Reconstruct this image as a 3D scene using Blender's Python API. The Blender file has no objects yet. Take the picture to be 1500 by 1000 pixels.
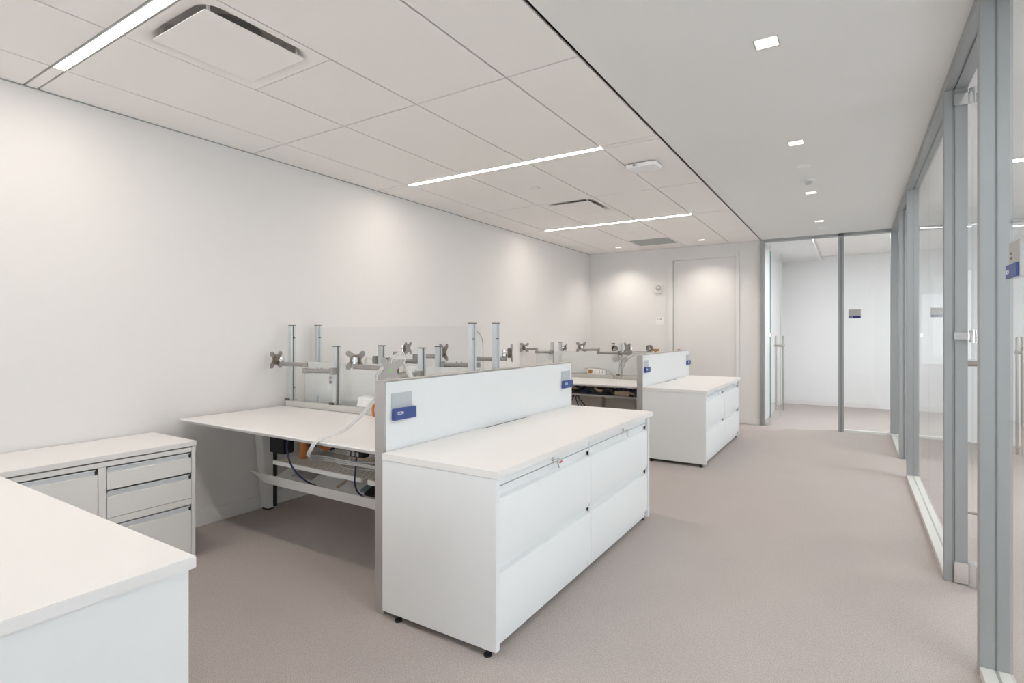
import bpy, bmesh, math, random
from mathutils import Vector, Matrix
random.seed(7)
S = bpy.context.scene
C = S.collection
PI = math.pi

# ---------------------------------------------------------------- camera, world, exposure
cam_d = bpy.data.cameras.new('camera'); cam = bpy.data.objects.new('camera', cam_d); C.objects.link(cam)
cam.location = (0, 0, 1.32); cam.rotation_euler = (PI/2, 0, math.radians(32.18))
cam_d.sensor_width = 36; cam_d.lens = 793/1500*36; cam_d.shift_y = -0.008; cam_d.clip_start = 0.05
S.camera = cam
W = bpy.data.worlds.new('world'); S.world = W; W.use_nodes = True
bg = W.node_tree.nodes['Background']; bg.inputs[0].default_value = (0.86, 0.93, 1, 1); bg.inputs[1].default_value = 4.3
S.view_settings.view_transform = 'Standard'; S.view_settings.look = 'None'
S.view_settings.gamma = 1; S.view_settings.use_curve_mapping = False
S.view_settings.exposure = 0.60
STRIP = 37.0; STRIP_COL = (1.0, 0.89, 0.79)
DOWN_W = 12.0; FARROOM = 95.0
OFFICE_STRIP = 60.0; OFFICE_COL = (0.93, 0.97, 1.0)

# ---------------------------------------------------------------- materials
def mat(name, col, rough=0.5, metal=0.0, noise=0.0, nscale=20, bump=0.0, bscale=200, emit=0, spec=0.5, coat=0):
    m = bpy.data.materials.new(name); m.use_nodes = True
    nt = m.node_tree; n = nt.nodes; l = nt.links; b = n['Principled BSDF']
    b.inputs['Base Color'].default_value = (*col, 1); b.inputs['Roughness'].default_value = rough
    b.inputs['Metallic'].default_value = metal; b.inputs['Specular IOR Level'].default_value = spec
    if coat: b.inputs['Coat Weight'].default_value = coat
    tc = n.new('ShaderNodeTexCoord')
    nz = n.new('ShaderNodeTexNoise'); nz.inputs['Scale'].default_value = nscale; nz.inputs['Detail'].default_value = 4
    l.new(tc.outputs['Object'], nz.inputs['Vector'])
    mx = n.new('ShaderNodeMix'); mx.data_type = 'RGBA'; k = max(noise, 0.006)
    mx.inputs[6].default_value = (*[c*(1-k) for c in col], 1); mx.inputs[7].default_value = (*[min(1, c*(1+k)) for c in col], 1)
    l.new(nz.outputs['Fac'], mx.inputs[0]); l.new(mx.outputs[2], b.inputs['Base Color'])
    if bump:
        n2 = n.new('ShaderNodeTexNoise'); n2.inputs['Scale'].default_value = bscale; n2.inputs['Detail'].default_value = 3
        l.new(tc.outputs['Object'], n2.inputs['Vector'])
        bp = n.new('ShaderNodeBump'); bp.inputs['Strength'].default_value = bump; bp.inputs['Distance'].default_value = 0.002
        l.new(n2.outputs['Fac'], bp.inputs['Height']); l.new(bp.outputs[0], b.inputs['Normal'])
    if emit:
        b.inputs['Emission Color'].default_value = (*col, 1); b.inputs['Emission Strength'].default_value = emit
    return m
def glassmat(name, tint, refl=1.0):
    m = bpy.data.materials.new(name); m.use_nodes = True
    nt = m.node_tree; n = nt.nodes; l = nt.links; n.clear()
    o = n.new('ShaderNodeOutputMaterial'); t = n.new('ShaderNodeBsdfTransparent'); g = n.new('ShaderNodeBsdfGlossy')
    t.inputs[0].default_value = (*tint, 1); g.inputs['Roughness'].default_value = 0.0; g.inputs[0].default_value = (1, 1, 1, 1)
    f = n.new('ShaderNodeFresnel'); f.inputs[0].default_value = 1.5
    gm = n.new('ShaderNodeNewGeometry'); iv = n.new('ShaderNodeMath'); iv.operation = 'SUBTRACT'; iv.inputs[0].default_value = 1
    l.new(gm.outputs['Backfacing'], iv.inputs[1])
    ml = n.new('ShaderNodeMath'); ml.operation = 'MULTIPLY'; l.new(f.outputs[0], ml.inputs[0]); l.new(iv.outputs[0], ml.inputs[1])
    m2 = n.new('ShaderNodeMath'); m2.operation = 'MULTIPLY'; m2.inputs[1].default_value = refl; m2.use_clamp = True
    l.new(ml.outputs[0], m2.inputs[0])
    mx = n.new('ShaderNodeMixShader'); l.new(m2.outputs[0], mx.inputs[0]); l.new(t.outputs[0], mx.inputs[1]); l.new(g.outputs[0], mx.inputs[2])
    l.new(mx.outputs[0], o.inputs[0]); return m
def carpetmat():
    m = bpy.data.materials.new('carpet'); m.use_nodes = True
    nt = m.node_tree; n = nt.nodes; l = nt.links; b = n['Principled BSDF']
    b.inputs['Roughness'].default_value = 0.95; b.inputs['Specular IOR Level'].default_value = 0.1
    tc = n.new('ShaderNodeTexCoord')
    a = n.new('ShaderNodeTexNoise'); a.inputs['Scale'].default_value = 230; a.inputs['Detail'].default_value = 4; a.inputs['Roughness'].default_value = .7
    c = n.new('ShaderNodeTexNoise'); c.inputs['Scale'].default_value = 2.2; c.inputs['Detail'].default_value = 3
    w = n.new('ShaderNodeTexVoronoi'); w.inputs['Scale'].default_value = 330
    for x in (a, c, w): l.new(tc.outputs['Object'], x.inputs['Vector'])
    r = n.new('ShaderNodeValToRGB'); r.color_ramp.elements[0].position = .36; r.color_ramp.elements[0].color = (.365, .325, .305, 1)
    r.color_ramp.elements[1].position = .64; r.color_ramp.elements[1].color = (.61, .548, .515, 1)
    l.new(a.outputs['Fac'], r.inputs[0])
    mx = n.new('ShaderNodeMix'); mx.data_type = 'RGBA'; mx.blend_type = 'MULTIPLY'; mx.inputs[0].default_value = 0.35
    r2 = n.new('ShaderNodeValToRGB'); r2.color_ramp.elements[0].position = .3; r2.color_ramp.elements[0].color = (.88, .88, .9, 1)
    r2.color_ramp.elements[1].position = .7; l.new(c.outputs['Fac'], r2.inputs[0])
    l.new(r.outputs[0], mx.inputs[6]); l.new(r2.outputs[0], mx.inputs[7]); l.new(mx.outputs[2], b.inputs['Base Color'])
    bp = n.new('ShaderNodeBump'); bp.inputs['Strength'].default_value = .5; bp.inputs['Distance'].default_value = .003
    l.new(w.outputs['Distance'], bp.inputs['Height']); l.new(bp.outputs[0], b.inputs['Normal'])
    return m
M = dict(
    wall=mat('wall paint', (.785, .767, .752), .8, bump=.08, bscale=350, spec=.2),
    wallfar=mat('office wall paint', (.82, .815, .81), .8, bump=.08, bscale=350, spec=.2),
    ceil=mat('ceiling tile', (.94, .91, .885), .9, noise=.01, nscale=300, bump=.1, bscale=500, spec=.1),
    soffit=mat('soffit paint', (.84, .84, .83), .9, spec=.1),
    dark=mat('plenum dark', (.16, .15, .14), .9),
    carpet=carpetmat(),
    lam=mat('white laminate', (.82, .81, .795), .38, noise=.008, nscale=3),
    steel=mat('white painted steel', (.82, .835, .84), .35, bump=.02, bscale=500),
    warmsteel=mat('warm white painted steel', (.84, .83, .81), .4),
    pull=mat('pull recess shade', (.74, .765, .79), .4),  # shade of the pull recess painted in as a bluish tone
    alum=mat('satin aluminium', (.50, .475, .46), .42, metal=.6, noise=.04, nscale=8),
    frame=mat('partition frame aluminium', (.35, .362, .362), .45, metal=.35, noise=.02, nscale=4),
    framegap=mat('gasket grey', (.13, .14, .15), .6),
    post=mat('post aluminium', (.66, .70, .72), .3, metal=.6),
    armgrey=mat('cast arm grey', (.30, .288, .275), .5, metal=.2),
    cap=mat('dark cap', (.16, .13, .11), .5),
    hub=mat('bronze grey hub', (.17, .135, .10), .45, metal=.3),
    chrome=mat('polished chrome', (.85, .86, .87), .12, metal=1),
    handle=mat('brushed handle', (.50, .46, .42), .32, metal=.9),
    glass=glassmat('clear glass', (.975, .982, .98), 1.0),
    screen=glassmat('screen glass', (.975, .98, .98), .5),
    railm=mat('rail aluminium', (.62, .605, .575), .42, metal=.3, noise=.02, nscale=8),
    edge2=mat('pale glass edge', (.45, .60, .57), .2),
    reveal=mat('soffit reveal', (.33, .33, .33), .9),
    edge=mat('green glass edge', (.10, .42, .36), .15),
    black=mat('black plastic', (.015, .016, .02), .5),
    navy=mat('navy plastic', (.02, .025, .07), .4),
    cablew=mat('white cable', (.68, .67, .66), .5),
    cableg=mat('grey cable', (.36, .34, .32), .5),
    cableb=mat('dark blue cable', (.02, .03, .10), .45),
    orange=mat('orange cable', (.60, .20, .05), .5),
    tan=mat('tan cable', (.62, .47, .30), .5),
    blue=mat('blue sign', (.04, .075, .27), .4),
    darkblue=mat('dark blue sign', (.01, .015, .16), .35),
    insert=mat('sign insert grey', (.52, .55, .57), .35),
    insert2=mat('sign plate grey', (.42, .41, .40), .4),
    white=mat('white plastic', (.86, .86, .85), .4),
    ivory=mat('ivory plastic', (.85, .82, .78), .4),
    text=mat('white lettering', (.9, .9, .9), .5),
    darktext=mat('dark lettering', (.12, .11, .1), .5),
    red=mat('red tag', (.75, .03, .06), .4),
    green=mat('green dot', (.10, .55, .03), .5),
    pad=mat('grey pad', (.42, .40, .40), .6),
    padblue=mat('slate pad', (.22, .30, .34), .6),
    brown=mat('brown cardboard', (.42, .19, .05), .7),
    brownd=mat('dark brown pad', (.06, .03, .02), .6),
    grille=mat('grey grille', (.50, .51, .50), .6),
    sill=mat('pale sill', (.70, .70, .66), .45, metal=.2),
    shelf=mat('beige shelf steel', (.66, .62, .55), .5),
    strip=mat('strip diffuser', STRIP_COL, .5, emit=STRIP),
    strip3=mat('far room strip diffuser', OFFICE_COL, .5, emit=FARROOM),
    strip2=mat('office strip diffuser', OFFICE_COL, .5, emit=OFFICE_STRIP),
    lens=mat('downlight lens', (1, .93, .82), .5, emit=7),
    reflector=mat('downlight reflector', (.93, .92, .88), .4),
)

def frostmat():
    m = bpy.data.materials.new('frosted glass'); m.use_nodes = True
    nt = m.node_tree; n = nt.nodes; l = nt.links; n.clear()
    o = n.new('ShaderNodeOutputMaterial'); t = n.new('ShaderNodeBsdfTransparent'); d = n.new('ShaderNodeBsdfDiffuse'); tr = n.new('ShaderNodeBsdfTranslucent')
    d.inputs[0].default_value = (.88, .90, .90, 1); tr.inputs[0].default_value = (.88, .90, .90, 1); t.inputs[0].default_value = (.98, .99, .99, 1)
    a = n.new('ShaderNodeMixShader'); a.inputs[0].default_value = .5; l.new(d.outputs[0], a.inputs[1]); l.new(tr.outputs[0], a.inputs[2])
    b = n.new('ShaderNodeMixShader'); b.inputs[0].default_value = .48; l.new(t.outputs[0], b.inputs[1]); l.new(a.outputs[0], b.inputs[2])
    l.new(b.outputs[0], o.inputs[0]); return m
M['frost'] = frostmat()
# ---------------------------------------------------------------- mesh helpers
class MB:
    def __init__(s): s.v = []; s.f = []
    def add(s, vs, fs):
        k = len(s.v); s.v += [Vector(v) for v in vs]; s.f += [tuple(k+i for i in f) for f in fs]; return s
    def box(s, x0, x1, y0, y1, z0, z1):
        return s.add([(x, y, z) for z in (z0, z1) for y in (y0, y1) for x in (x0, x1)],
                     [(0, 2, 3, 1), (4, 5, 7, 6), (0, 1, 5, 4), (2, 6, 7, 3), (0, 4, 6, 2), (1, 3, 7, 5)])
    def prism(s, poly, axis, a, b):
        """poly of 2D points, extruded along axis from a to b (axis x: poly in y,z; y: x,z; z: x,y)"""
        def P(p, t): return {'x': (t, p[0], p[1]), 'y': (p[0], t, p[1]), 'z': (p[0], p[1], t)}[axis]
        n = len(poly)
        return s.add([P(p, a) for p in poly]+[P(p, b) for p in poly],
                     [tuple(range(n))[::-1], tuple(range(n, 2*n))]+[(i, (i+1) % n, n+(i+1) % n, n+i) for i in range(n)])
    def tube(s, pts, r, n=8, cap=True):
        pts = [Vector(p) for p in pts]; rings = []
        up = Vector((0, 0, 1)); prev = None
        for i, p in enumerate(pts):
            d = (pts[min(i+1, len(pts)-1)]-pts[max(i-1, 0)]).normalized()
            if prev is None:
                a = d.cross(up)
                if a.length < .05: a = d.cross(Vector((1, 0, 0)))
            else: a = prev-d*prev.dot(d)
            a.normalize(); prev = a; b = d.cross(a)
            rr = r[i] if isinstance(r, (list, tuple)) else r
            rings.append([p+(a*math.cos(2*PI*k/n)+b*math.sin(2*PI*k/n))*rr for k in range(n)])
        vs = [v for ring in rings for v in ring]; fs = []
        for i in range(len(rings)-1):
            for k in range(n): fs.append((i*n+k, i*n+(k+1) % n, (i+1)*n+(k+1) % n, (i+1)*n+k))
        if cap: fs += [tuple(range(n))[::-1], tuple((len(rings)-1)*n+k for k in range(n))]
        return s.add(vs, fs)
    def cyl(s, a, b, r, n=16): return s.tube([a, b], r, n)
    def bar(s, a, b, w, h):
        """rectangular bar with rounded-ish section, horizontal run from a to b"""
        a = Vector(a); b = Vector(b); d = (b-a).normalized(); side = Vector((0, 0, 1)).cross(d).normalized(); up = d.cross(side)
        c = .3
        sec = [(-w/2, -h/2+h*c), (-w/2+w*c, -h/2), (w/2-w*c, -h/2), (w/2, -h/2+h*c), (w/2, h/2-h*c), (w/2-w*c, h/2), (-w/2+w*c, h/2), (-w/2, h/2-h*c)]
        vs = [p+side*x+up*z for p in (a, b) for x, z in sec]; n = 8
        return s.add(vs, [tuple(range(n))[::-1], tuple(range(n, 2*n))]+[(i, (i+1) % n, n+(i+1) % n, n+i) for i in range(n)])
    def oriented(s, poly, o, u, v, t):
        """polygon in the plane (o,u,v) extruded by vector t"""
        n = len(poly); o = Vector(o); u = Vector(u); v = Vector(v); t = Vector(t)
        p0 = [o+u*a+v*b for a, b in poly]
        return s.add(p0+[p+t for p in p0], [tuple(range(n))[::-1], tuple(range(n, 2*n))]+[(i, (i+1) % n, n+(i+1) % n, n+i) for i in range(n)])
    def loft(s, rings, close_last=True):
        n = len(rings[0]); vs = [v for r in rings for v in r]; fs = []
        for i in range(len(rings)-1):
            for k in range(n): fs.append((i*n+k, i*n+(k+1) % n, (i+1)*n+(k+1) % n, (i+1)*n+k))
        if close_last: fs.append(tuple((len(rings)-1)*n+k for k in range(n)))
        return s.add(vs, fs)

def props(o, label=None, cat=None, group=None, kind=None):
    if label: o['label'] = label
    if cat: o['category'] = cat
    if group: o['group'] = group
    if kind: o['kind'] = kind
    return o
def thing(name, loc, label, cat, group=None):
    o = bpy.data.objects.new(name, None); C.objects.link(o); o.location = loc; o.empty_display_size = .05
    return props(o, label, cat, group)
def wloc(o):
    v = Vector((0, 0, 0))
    while o is not None: v += Vector(o.location); o = o.parent
    return v
def part(name, mb, m, parent=None, bev=0, loc=None, **kw):
    """one mesh object from world-space geometry; loc = its own origin (world)"""
    base = wloc(parent) if parent is not None else Vector((0, 0, 0))
    org = Vector(loc) if loc is not None else base
    me = bpy.data.meshes.new(name); me.from_pydata([v-org for v in mb.v], [], mb.f); me.validate()
    bm = bmesh.new(); bm.from_mesh(me); bmesh.ops.recalc_face_normals(bm, faces=bm.faces)
    if bev:
        es = [e for e in bm.edges if len(e.link_faces) == 2 and e.calc_face_angle(0) > .5]
        bmesh.ops.bevel(bm, geom=es, offset=bev, segments=2, affect='EDGES', clamp_overlap=True)
    bm.to_mesh(me); bm.free()
    me.shade_smooth(); me.set_sharp_from_angle(angle=.65)
    me.materials.append(M[m] if isinstance(m, str) else m)
    o = bpy.data.objects.new(name, me); C.objects.link(o)
    o.location = org-base
    if parent is not None: o.parent = parent
    return props(o, **kw)
def solo(name, mb, m, label, cat, group=None, bev=0, loc=None, kind=None):
    if loc is None:
        xs = [v.x for v in mb.v]; ys = [v.y for v in mb.v]; loc = ((min(xs)+max(xs))/2, (min(ys)+max(ys))/2, min(v.z for v in mb.v))
    return part(name, mb, m, None, bev, loc, label=label, cat=cat, group=group, kind=kind)
def struct(name, mb, m, parent=None, bev=0):
    o = part(name, mb, m, parent, bev)
    if parent is None: o['kind'] = 'structure'
    return o
def sroot(name, loc):
    o = bpy.data.objects.new(name, None); C.objects.link(o); o.location = loc; o['kind'] = 'structure'; return o
def dup(root, d, label=None, group=None, parent=None):
    c = root.copy(); C.objects.link(c)
    if parent is None: c.location = Vector(root.location)+Vector(d)
    else: c.parent = parent
    if label: c['label'] = label
    if group: c['group'] = group
    for ch in list(root.children): dup(ch, (0, 0, 0), parent=c)
    return c
def spline(pts, n=10):
    """Catmull-Rom through the points"""
    P = [Vector(p) for p in pts]; P = [P[0]*2-P[1]]+P+[P[-1]*2-P[-2]]; out = []
    for i in range(1, len(P)-2):
        for k in range(n):
            t = k/n; a, b, c, d = P[i-1:i+3]
            out.append(.5*((2*b)+(c-a)*t+(2*a-5*b+4*c-d)*t*t+(3*b-a-3*c+d)*t**3))
    out.append(P[-2]); return out
def lettering(s, size, o, u, v, name, parent, m, depth=.0006):
    cu = bpy.data.curves.new('t', 'FONT'); cu.body = s; cu.size = size; cu.extrude = depth; cu.resolution_u = 2
    ob = bpy.data.objects.new('t', cu); C.objects.link(ob); dg = bpy.context.evaluated_depsgraph_get()
    me = bpy.data.meshes.new_from_object(ob.evaluated_get(dg)); bpy.data.objects.remove(ob)
    u = Vector(u).normalized(); v = Vector(v).normalized(); w = u.cross(v); o = Vector(o)-wloc(parent)
    mt = Matrix((( u.x, v.x, w.x, o.x), (u.y, v.y, w.y, o.y), (u.z, v.z, w.z, o.z), (0, 0, 0, 1)))
    me.transform(mt); me.materials.clear(); me.materials.append(M[m])
    ob = bpy.data.objects.new(name, me); C.objects.link(ob); ob.parent = parent; return ob
def rrect(cx, cy, hx, hy, r, z, n=5):
    out = []
    for qx, qy, a0 in ((1, 1, 0), (-1, 1, PI/2), (-1, -1, PI), (1, -1, 1.5*PI)):
        for k in range(n+1):
            a = a0+PI/2*k/n; out.append((cx+qx*(hx-r)+r*math.cos(a), cy+qy*(hy-r)+r*math.sin(a), z))
    return out

# ================================================================ SETTING
XL, XG, XG2, YB, ZC = -3.79, .414, .512, 8.53, 2.66
YF = -4.4                                                    # wall behind the camera
XO = 3.9                                                     # outer wall of the side offices
YR = 11.4                                                    # back wall of the far room
struct('floor', MB().box(XL-.1, XO+.1, YF-.1, YR+.1, -.1, 0), 'carpet')
struct('wall_left', MB().box(XL-.1, XL, YF, YB, 0, 2.9), 'wall')
struct('wall_back', MB().box(XL-.1, -2.47, YB, YB+.12, 0, 2.9).box(-1.41, -1.125, YB, YB+.12, 0, 2.9).box(-2.47, -1.41, YB, YB+.12, 2.53, 2.9), 'wall')
struct('wall_front', MB().box(XL-.1, XO+.1, YF-.1, YF, 0, .3).box(XL-.1, XO+.1, YF-.1, YF, 2.62, 2.9).box(XL-.1, -3.6, YF-.1, YF, .3, 2.62)
       .box(-.9, XO+.1, YF-.1, YF, .3, 2.62), 'wall')
for i, (a, b) in enumerate(((-3.6, -2.25), (-2.25, -.9))):  # unseen windows behind the camera, added and widened for fill light
    w = sroot('window_%d' % (i+8), (a, YF-.05, .3))
    part('window_frame', MB().box(a, b, YF-.08, YF-.02, .3, .35).box(a, b, YF-.08, YF-.02, 2.57, 2.62).box(a, a+.04, YF-.08, YF-.02, .35, 2.57)
         .box(b-.04, b, YF-.08, YF-.02, .35, 2.57), 'frame', w)
    part('pane', MB().box(a+.04, b-.04, YF-.053, YF-.045, .35, 2.57), 'glass', w)
struct('wall_right', MB().box(XO, XO+.1, YF, YR, 0, .8).box(XO, XO+.1, YF, YR, 2.5, 2.9)
       .box(XO, XO+.1, -1.4, 1.2, .8, 2.5).box(XO, XO+.1, 2.8, 5.2, .8, 2.5).box(XO, XO+.1, 6.8, YR, .8, 2.5).box(XO, XO+.1, YF, -3.0, .8, 2.5), 'wallfar')
struct('wall_far_room', MB().box(-1.2, XO+.1, YR, YR+.1, 0, 2.9), 'wallfar')
struct('wall_far_room_left', MB().box(-1.25, -1.125, YB+.12, YR, 0, 2.9), 'wallfar')
struct('wall_office_end', MB().box(XG2+.1, XO, YB, YB+.1, 0, 2.9), 'wallfar')
for i, (a, b) in enumerate(((-3.0, -1.4), (1.2, 2.8), (5.2, 6.8))):
    w = sroot('window_%d' % (i+5), (XO+.05, a, .8))
    part('window_frame', MB().box(XO+.02, XO+.08, a, b, .8, .85).box(XO+.02, XO+.08, a, b, 2.45, 2.5).box(XO+.02, XO+.08, a, a+.05, .8, 2.5)
         .box(XO+.02, XO+.08, b-.05, b, .8, 2.5).box(XO+.02, XO+.08, (a+b)/2-.025, (a+b)/2+.025, .8, 2.5), 'frame', w)
    part('pane', MB().box(XO+.045, XO+.053, a+.05, b-.05, .85, 2.45), 'glass', w)
struct('baseboard_left', MB().box(XL, XL+.012, YF, YB, 0, .10), 'wall', bev=.002)
struct('baseboard_back', MB().box(XL+.012, -2.47, YB-.012, YB, 0, .08).box(-1.41, -1.125, YB-.012, YB, 0, .08), 'wall', bev=.002)
struct('baseboard_far_room', MB().box(-1.125, .41, YR-.012, YR, 0, .08), 'wall', bev=.002)

# ceiling: dark plenum slab, tiles hung below it, soffit over the walkway
ceil = struct('ceiling', MB().box(XL-.1, XO+.1, YF-.1, YR+.1, 2.79, 2.9), 'dark')
xs = [XL, -3.405, -2.785, -2.165, -1.540, -1.121]
HW = .030                                                    # half width of a light channel
ys = [-4.09, -2.81, -1.53]+[1.10-1.283]
rows = []
bounds = [(-4.38, -4.12), (-4.06, -2.78), (-2.78, -1.50), (-1.44, -.185), (-.185, 1.07), (1.13, 2.39), (2.39, 3.63), (3.69, 4.945), (4.945, 6.205), (6.265, 7.535), (7.535, YB)]
strips_y = [-4.09, -1.47, 1.10, 3.66, 6.235]
def tile(x0, x1, y0, y1, hole=None):
    g = .005
    b = MB(); x0 += g; x1 -= g; y0 += g; y1 -= g
    if hole:
        hx0, hx1, hy0, hy1 = hole
        b.box(x0, hx0, y0, y1, ZC, ZC+.02).box(hx1, x1, y0, y1, ZC, ZC+.02).box(hx0, hx1, y0, hy0, ZC, ZC+.02).box(hx0, hx1, hy1, y1, ZC, ZC+.02)
    else: b.box(x0, x1, y0, y1, ZC, ZC+.02)
    return part('ceiling_tile', b, 'ceil', ceil, bev=0 if hole else .0015, loc=((x0+x1)/2, (y0+y1)/2, ZC))
DLT = [(-3.10, 8.05), (-1.845, 8.035)]
for (y0, y1) in bounds:
    for i in range(5):
        x0, x1 = xs[i], xs[i+1]
        if i == 2 and abs(y0-1.13) < .01 or i == 2 and abs(y0-4.945) < .01:
            tile(x0, x1, y0+.64, y1); continue
        if i == 2 and abs(y0-7.535) < .01:
            tile(x0, x1, y0+.60, y1); continue
        h = None
        for (dx, dy) in DLT:
            if x0 < dx < x1 and y0 < dy < y1: h = (dx-.05, dx+.05, dy-.05, dy+.05)
        tile(x0, x1, y0, y1, h)
# channel covers at the ends of the light strips
for y in strips_y:
    for (x0, x1) in ((XL, -3.405), (-1.54, -1.121)):
        part('channel_cover', MB().box(x0+.002, x1, y-HW+.006, y+HW-.006, ZC, ZC+.02), 'ceil', ceil)
# plenum backing right above the tile joints
# soffit with square apertures
sx0, sx1 = -.388, -.286
DL = [-3.40, -1.86, -.33, 1.20, 2.745, 4.298, 5.895, 7.44]
sf = MB().box(-1.117, sx0, YF, YB+.01, ZC, ZC+.02).box(sx1, XG2+.1, YF, YB+.01, ZC, ZC+.02)
cuts = [YF]+[v for d in DL for v in (d-.05, d+.05)]+[YB+.01]
for a, b in zip(cuts[::2], cuts[1::2]): sf.box(sx0, sx1, a, b, ZC, ZC+.02)
sf.box(-1.117, -1.107, YF, YB, ZC, ZC+.06)
part('soffit', sf, 'soffit', ceil)
part('soffit_reveal', MB().box(-1.1212, -1.1172, YF, YB, ZC+.001, ZC+.02), 'reveal', ceil)
struct('trim_3', MB().box(XL, XL+.008, YF, YB, ZC-.005, ZC), 'frame')
struct('ceiling_office', MB().box(XG2+.1, XO, YF, YB, ZC, ZC+.03), 'soffit')
struct('ceiling_far_room', MB().box(-1.125, -.52, YB+.1, YR, ZC, ZC+.03).box(-.52, -.49, YB+.1, YR, ZC, ZC+.10), 'soffit')
cf = sroot('ceiling_far_room', (-.49, YB+.1, 2.72))
for j, (a, b) in enumerate(((YB+.1, 8.98), (9.06, 10.2), (10.2, YR))):
    for i in range(4):
        x0 = -.49+i*1.1
        part('ceiling_tile', MB().box(x0+.003, min(x0+1.097, XO), a+.003, b-.003, 2.72, 2.74), 'ceil', cf)
t = thing('linear_light', (.6, 9.02, 2.72), 'long cool linear light in the ceiling of the room behind the glass front', 'light')
part('diffuser', MB().box(-.48, 2.6, 8.99, 9.05, 2.722, 2.727), 'strip3', t)
part('channel', MB().box(-.48, 2.6, 8.98, 9.06, 2.735, 2.745).box(-.48, 2.6, 8.98, 8.99, 2.72, 2.735).box(-.48, 2.6, 9.05, 9.06, 2.72, 2.735), 'white', t)
for k, yy in enumerate((1.2, 5.6)):
    t = thing('linear_light', (2.1, yy, ZC-.004), 'linear ceiling light inside the side office, %s' % ('nearer the camera' if k == 0 else 'farther away'), 'light')
    part('diffuser', MB().box(.9, 3.2, yy-.04, yy+.04, ZC-.008, ZC-.003), 'strip2', t)
    part('channel', MB().box(.89, 3.21, yy-.05, yy-.04, ZC-.01, ZC-.001).box(.89, 3.21, yy+.04, yy+.05, ZC-.01, ZC-.001).box(.89, 3.21, yy-.05, yy+.05, ZC-.003, ZC-.0005), 'white', t)

# ---- flush white door in the back wall
d = sroot('door_4', (-1.94, YB, 0))
part('casing', MB().box(-2.47, -2.385, YB-.02, YB+.1, 0, 2.535).box(-1.495+.035, -1.41, YB-.02, YB+.1, 0, 2.535).box(-2.385, -1.46, YB-.02, YB+.1, 2.455, 2.535), 'wall', d, bev=.003)
part('door_leaf', MB().box(-2.38, -1.465, YB+.012, YB+.055, .006, 2.45), 'wall', d, bev=.002)
part('door_stop', MB().box(-2.385, -2.37, YB+.056, YB+.08, 0, 2.455).box(-1.475, -1.46, YB+.056, YB+.08, 0, 2.455), 'wall', d)

# ---- aluminium and glass partitions
def double_post(root, x0, x1, y0, y1, zt=ZC):
    xm = (x0+x1)/2
    part('post', MB().box(x0, xm-.003, y0, y1, 0, zt), 'frame', root, bev=.0015)
    part('post', MB().box(xm+.003, x1, y0, y1, 0, zt), 'frame', root, bev=.0015)
    part('gasket', MB().box(xm-.003, xm+.003, y0+.006, y1-.006, 0, zt), 'framegap', root)
def jamb(root, x0, x1, y0, y1):
    part('jamb', MB().box(x0, x0+.035, y0, y1, 0, ZC).box(x0+.035, x0+.045, y0+.008, y1, 0, ZC).box(x0+.045, x1, y0, y1, 0, ZC), 'frame', root, bev=.0015)
def bay(name, y0, y1, posts, parent=None):
    """glazed bay of the side partition between y0 and y1"""
    w = sroot(name, (XG, (y0+y1)/2, 0)); xm = (XG+XG2)/2
    part('sill', MB().box(XG, xm-.005, y0, y1, 0, .035).box(xm+.005, XG2, y0, y1, 0, .035), 'sill', w, bev=.0015)
    part('gasket', MB().box(xm-.005, xm+.005, y0, y1, 0, .03), 'framegap', w)
    part('header', MB().box(XG, xm-.005, y0, y1, ZC-.045, ZC).box(xm+.005, XG2, y0, y1, ZC-.045, ZC), 'frame', w, bev=.0015)
    n = 2 if y1-y0 > 1.2 else 1; L = (y1-y0)/n
    for i in range(n):
        part('pane', MB().box(xm-.005, xm+.005, y0+i*L+(.001 if i else 0), y0+(i+1)*L-(.001 if i < n-1 else 0), .03, ZC-.04), 'glass', w)
    if posts[0]: double_post(w, XG, XG2, y0-.045, y0)
    if posts[1]: double_post(w, XG, XG2, y1, y1+.045)
    return w
bay('window_1', YF, 2.73, (0, 1))
w = bay('window_2', 3.725, 6.06, (0, 1)); jamb(w, XG, XG2, 3.68, 3.725)
w = bay('window_3', 7.05, YB-.05, (0, 0)); jamb(w, XG, XG2, 7.0, 7.05)
for nm, (a, b) in (('trim_1', (2.775, 3.68)), ('trim_2', (6.105, 7.0))):
    struct(nm, MB().box(XG, XG+.035, a, b, ZC-.05, ZC).box(XG+.035, XG+.045, a, b, ZC-.042, ZC).box(XG+.045, XG2, a, b, ZC-.05, ZC), 'frame')
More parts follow.
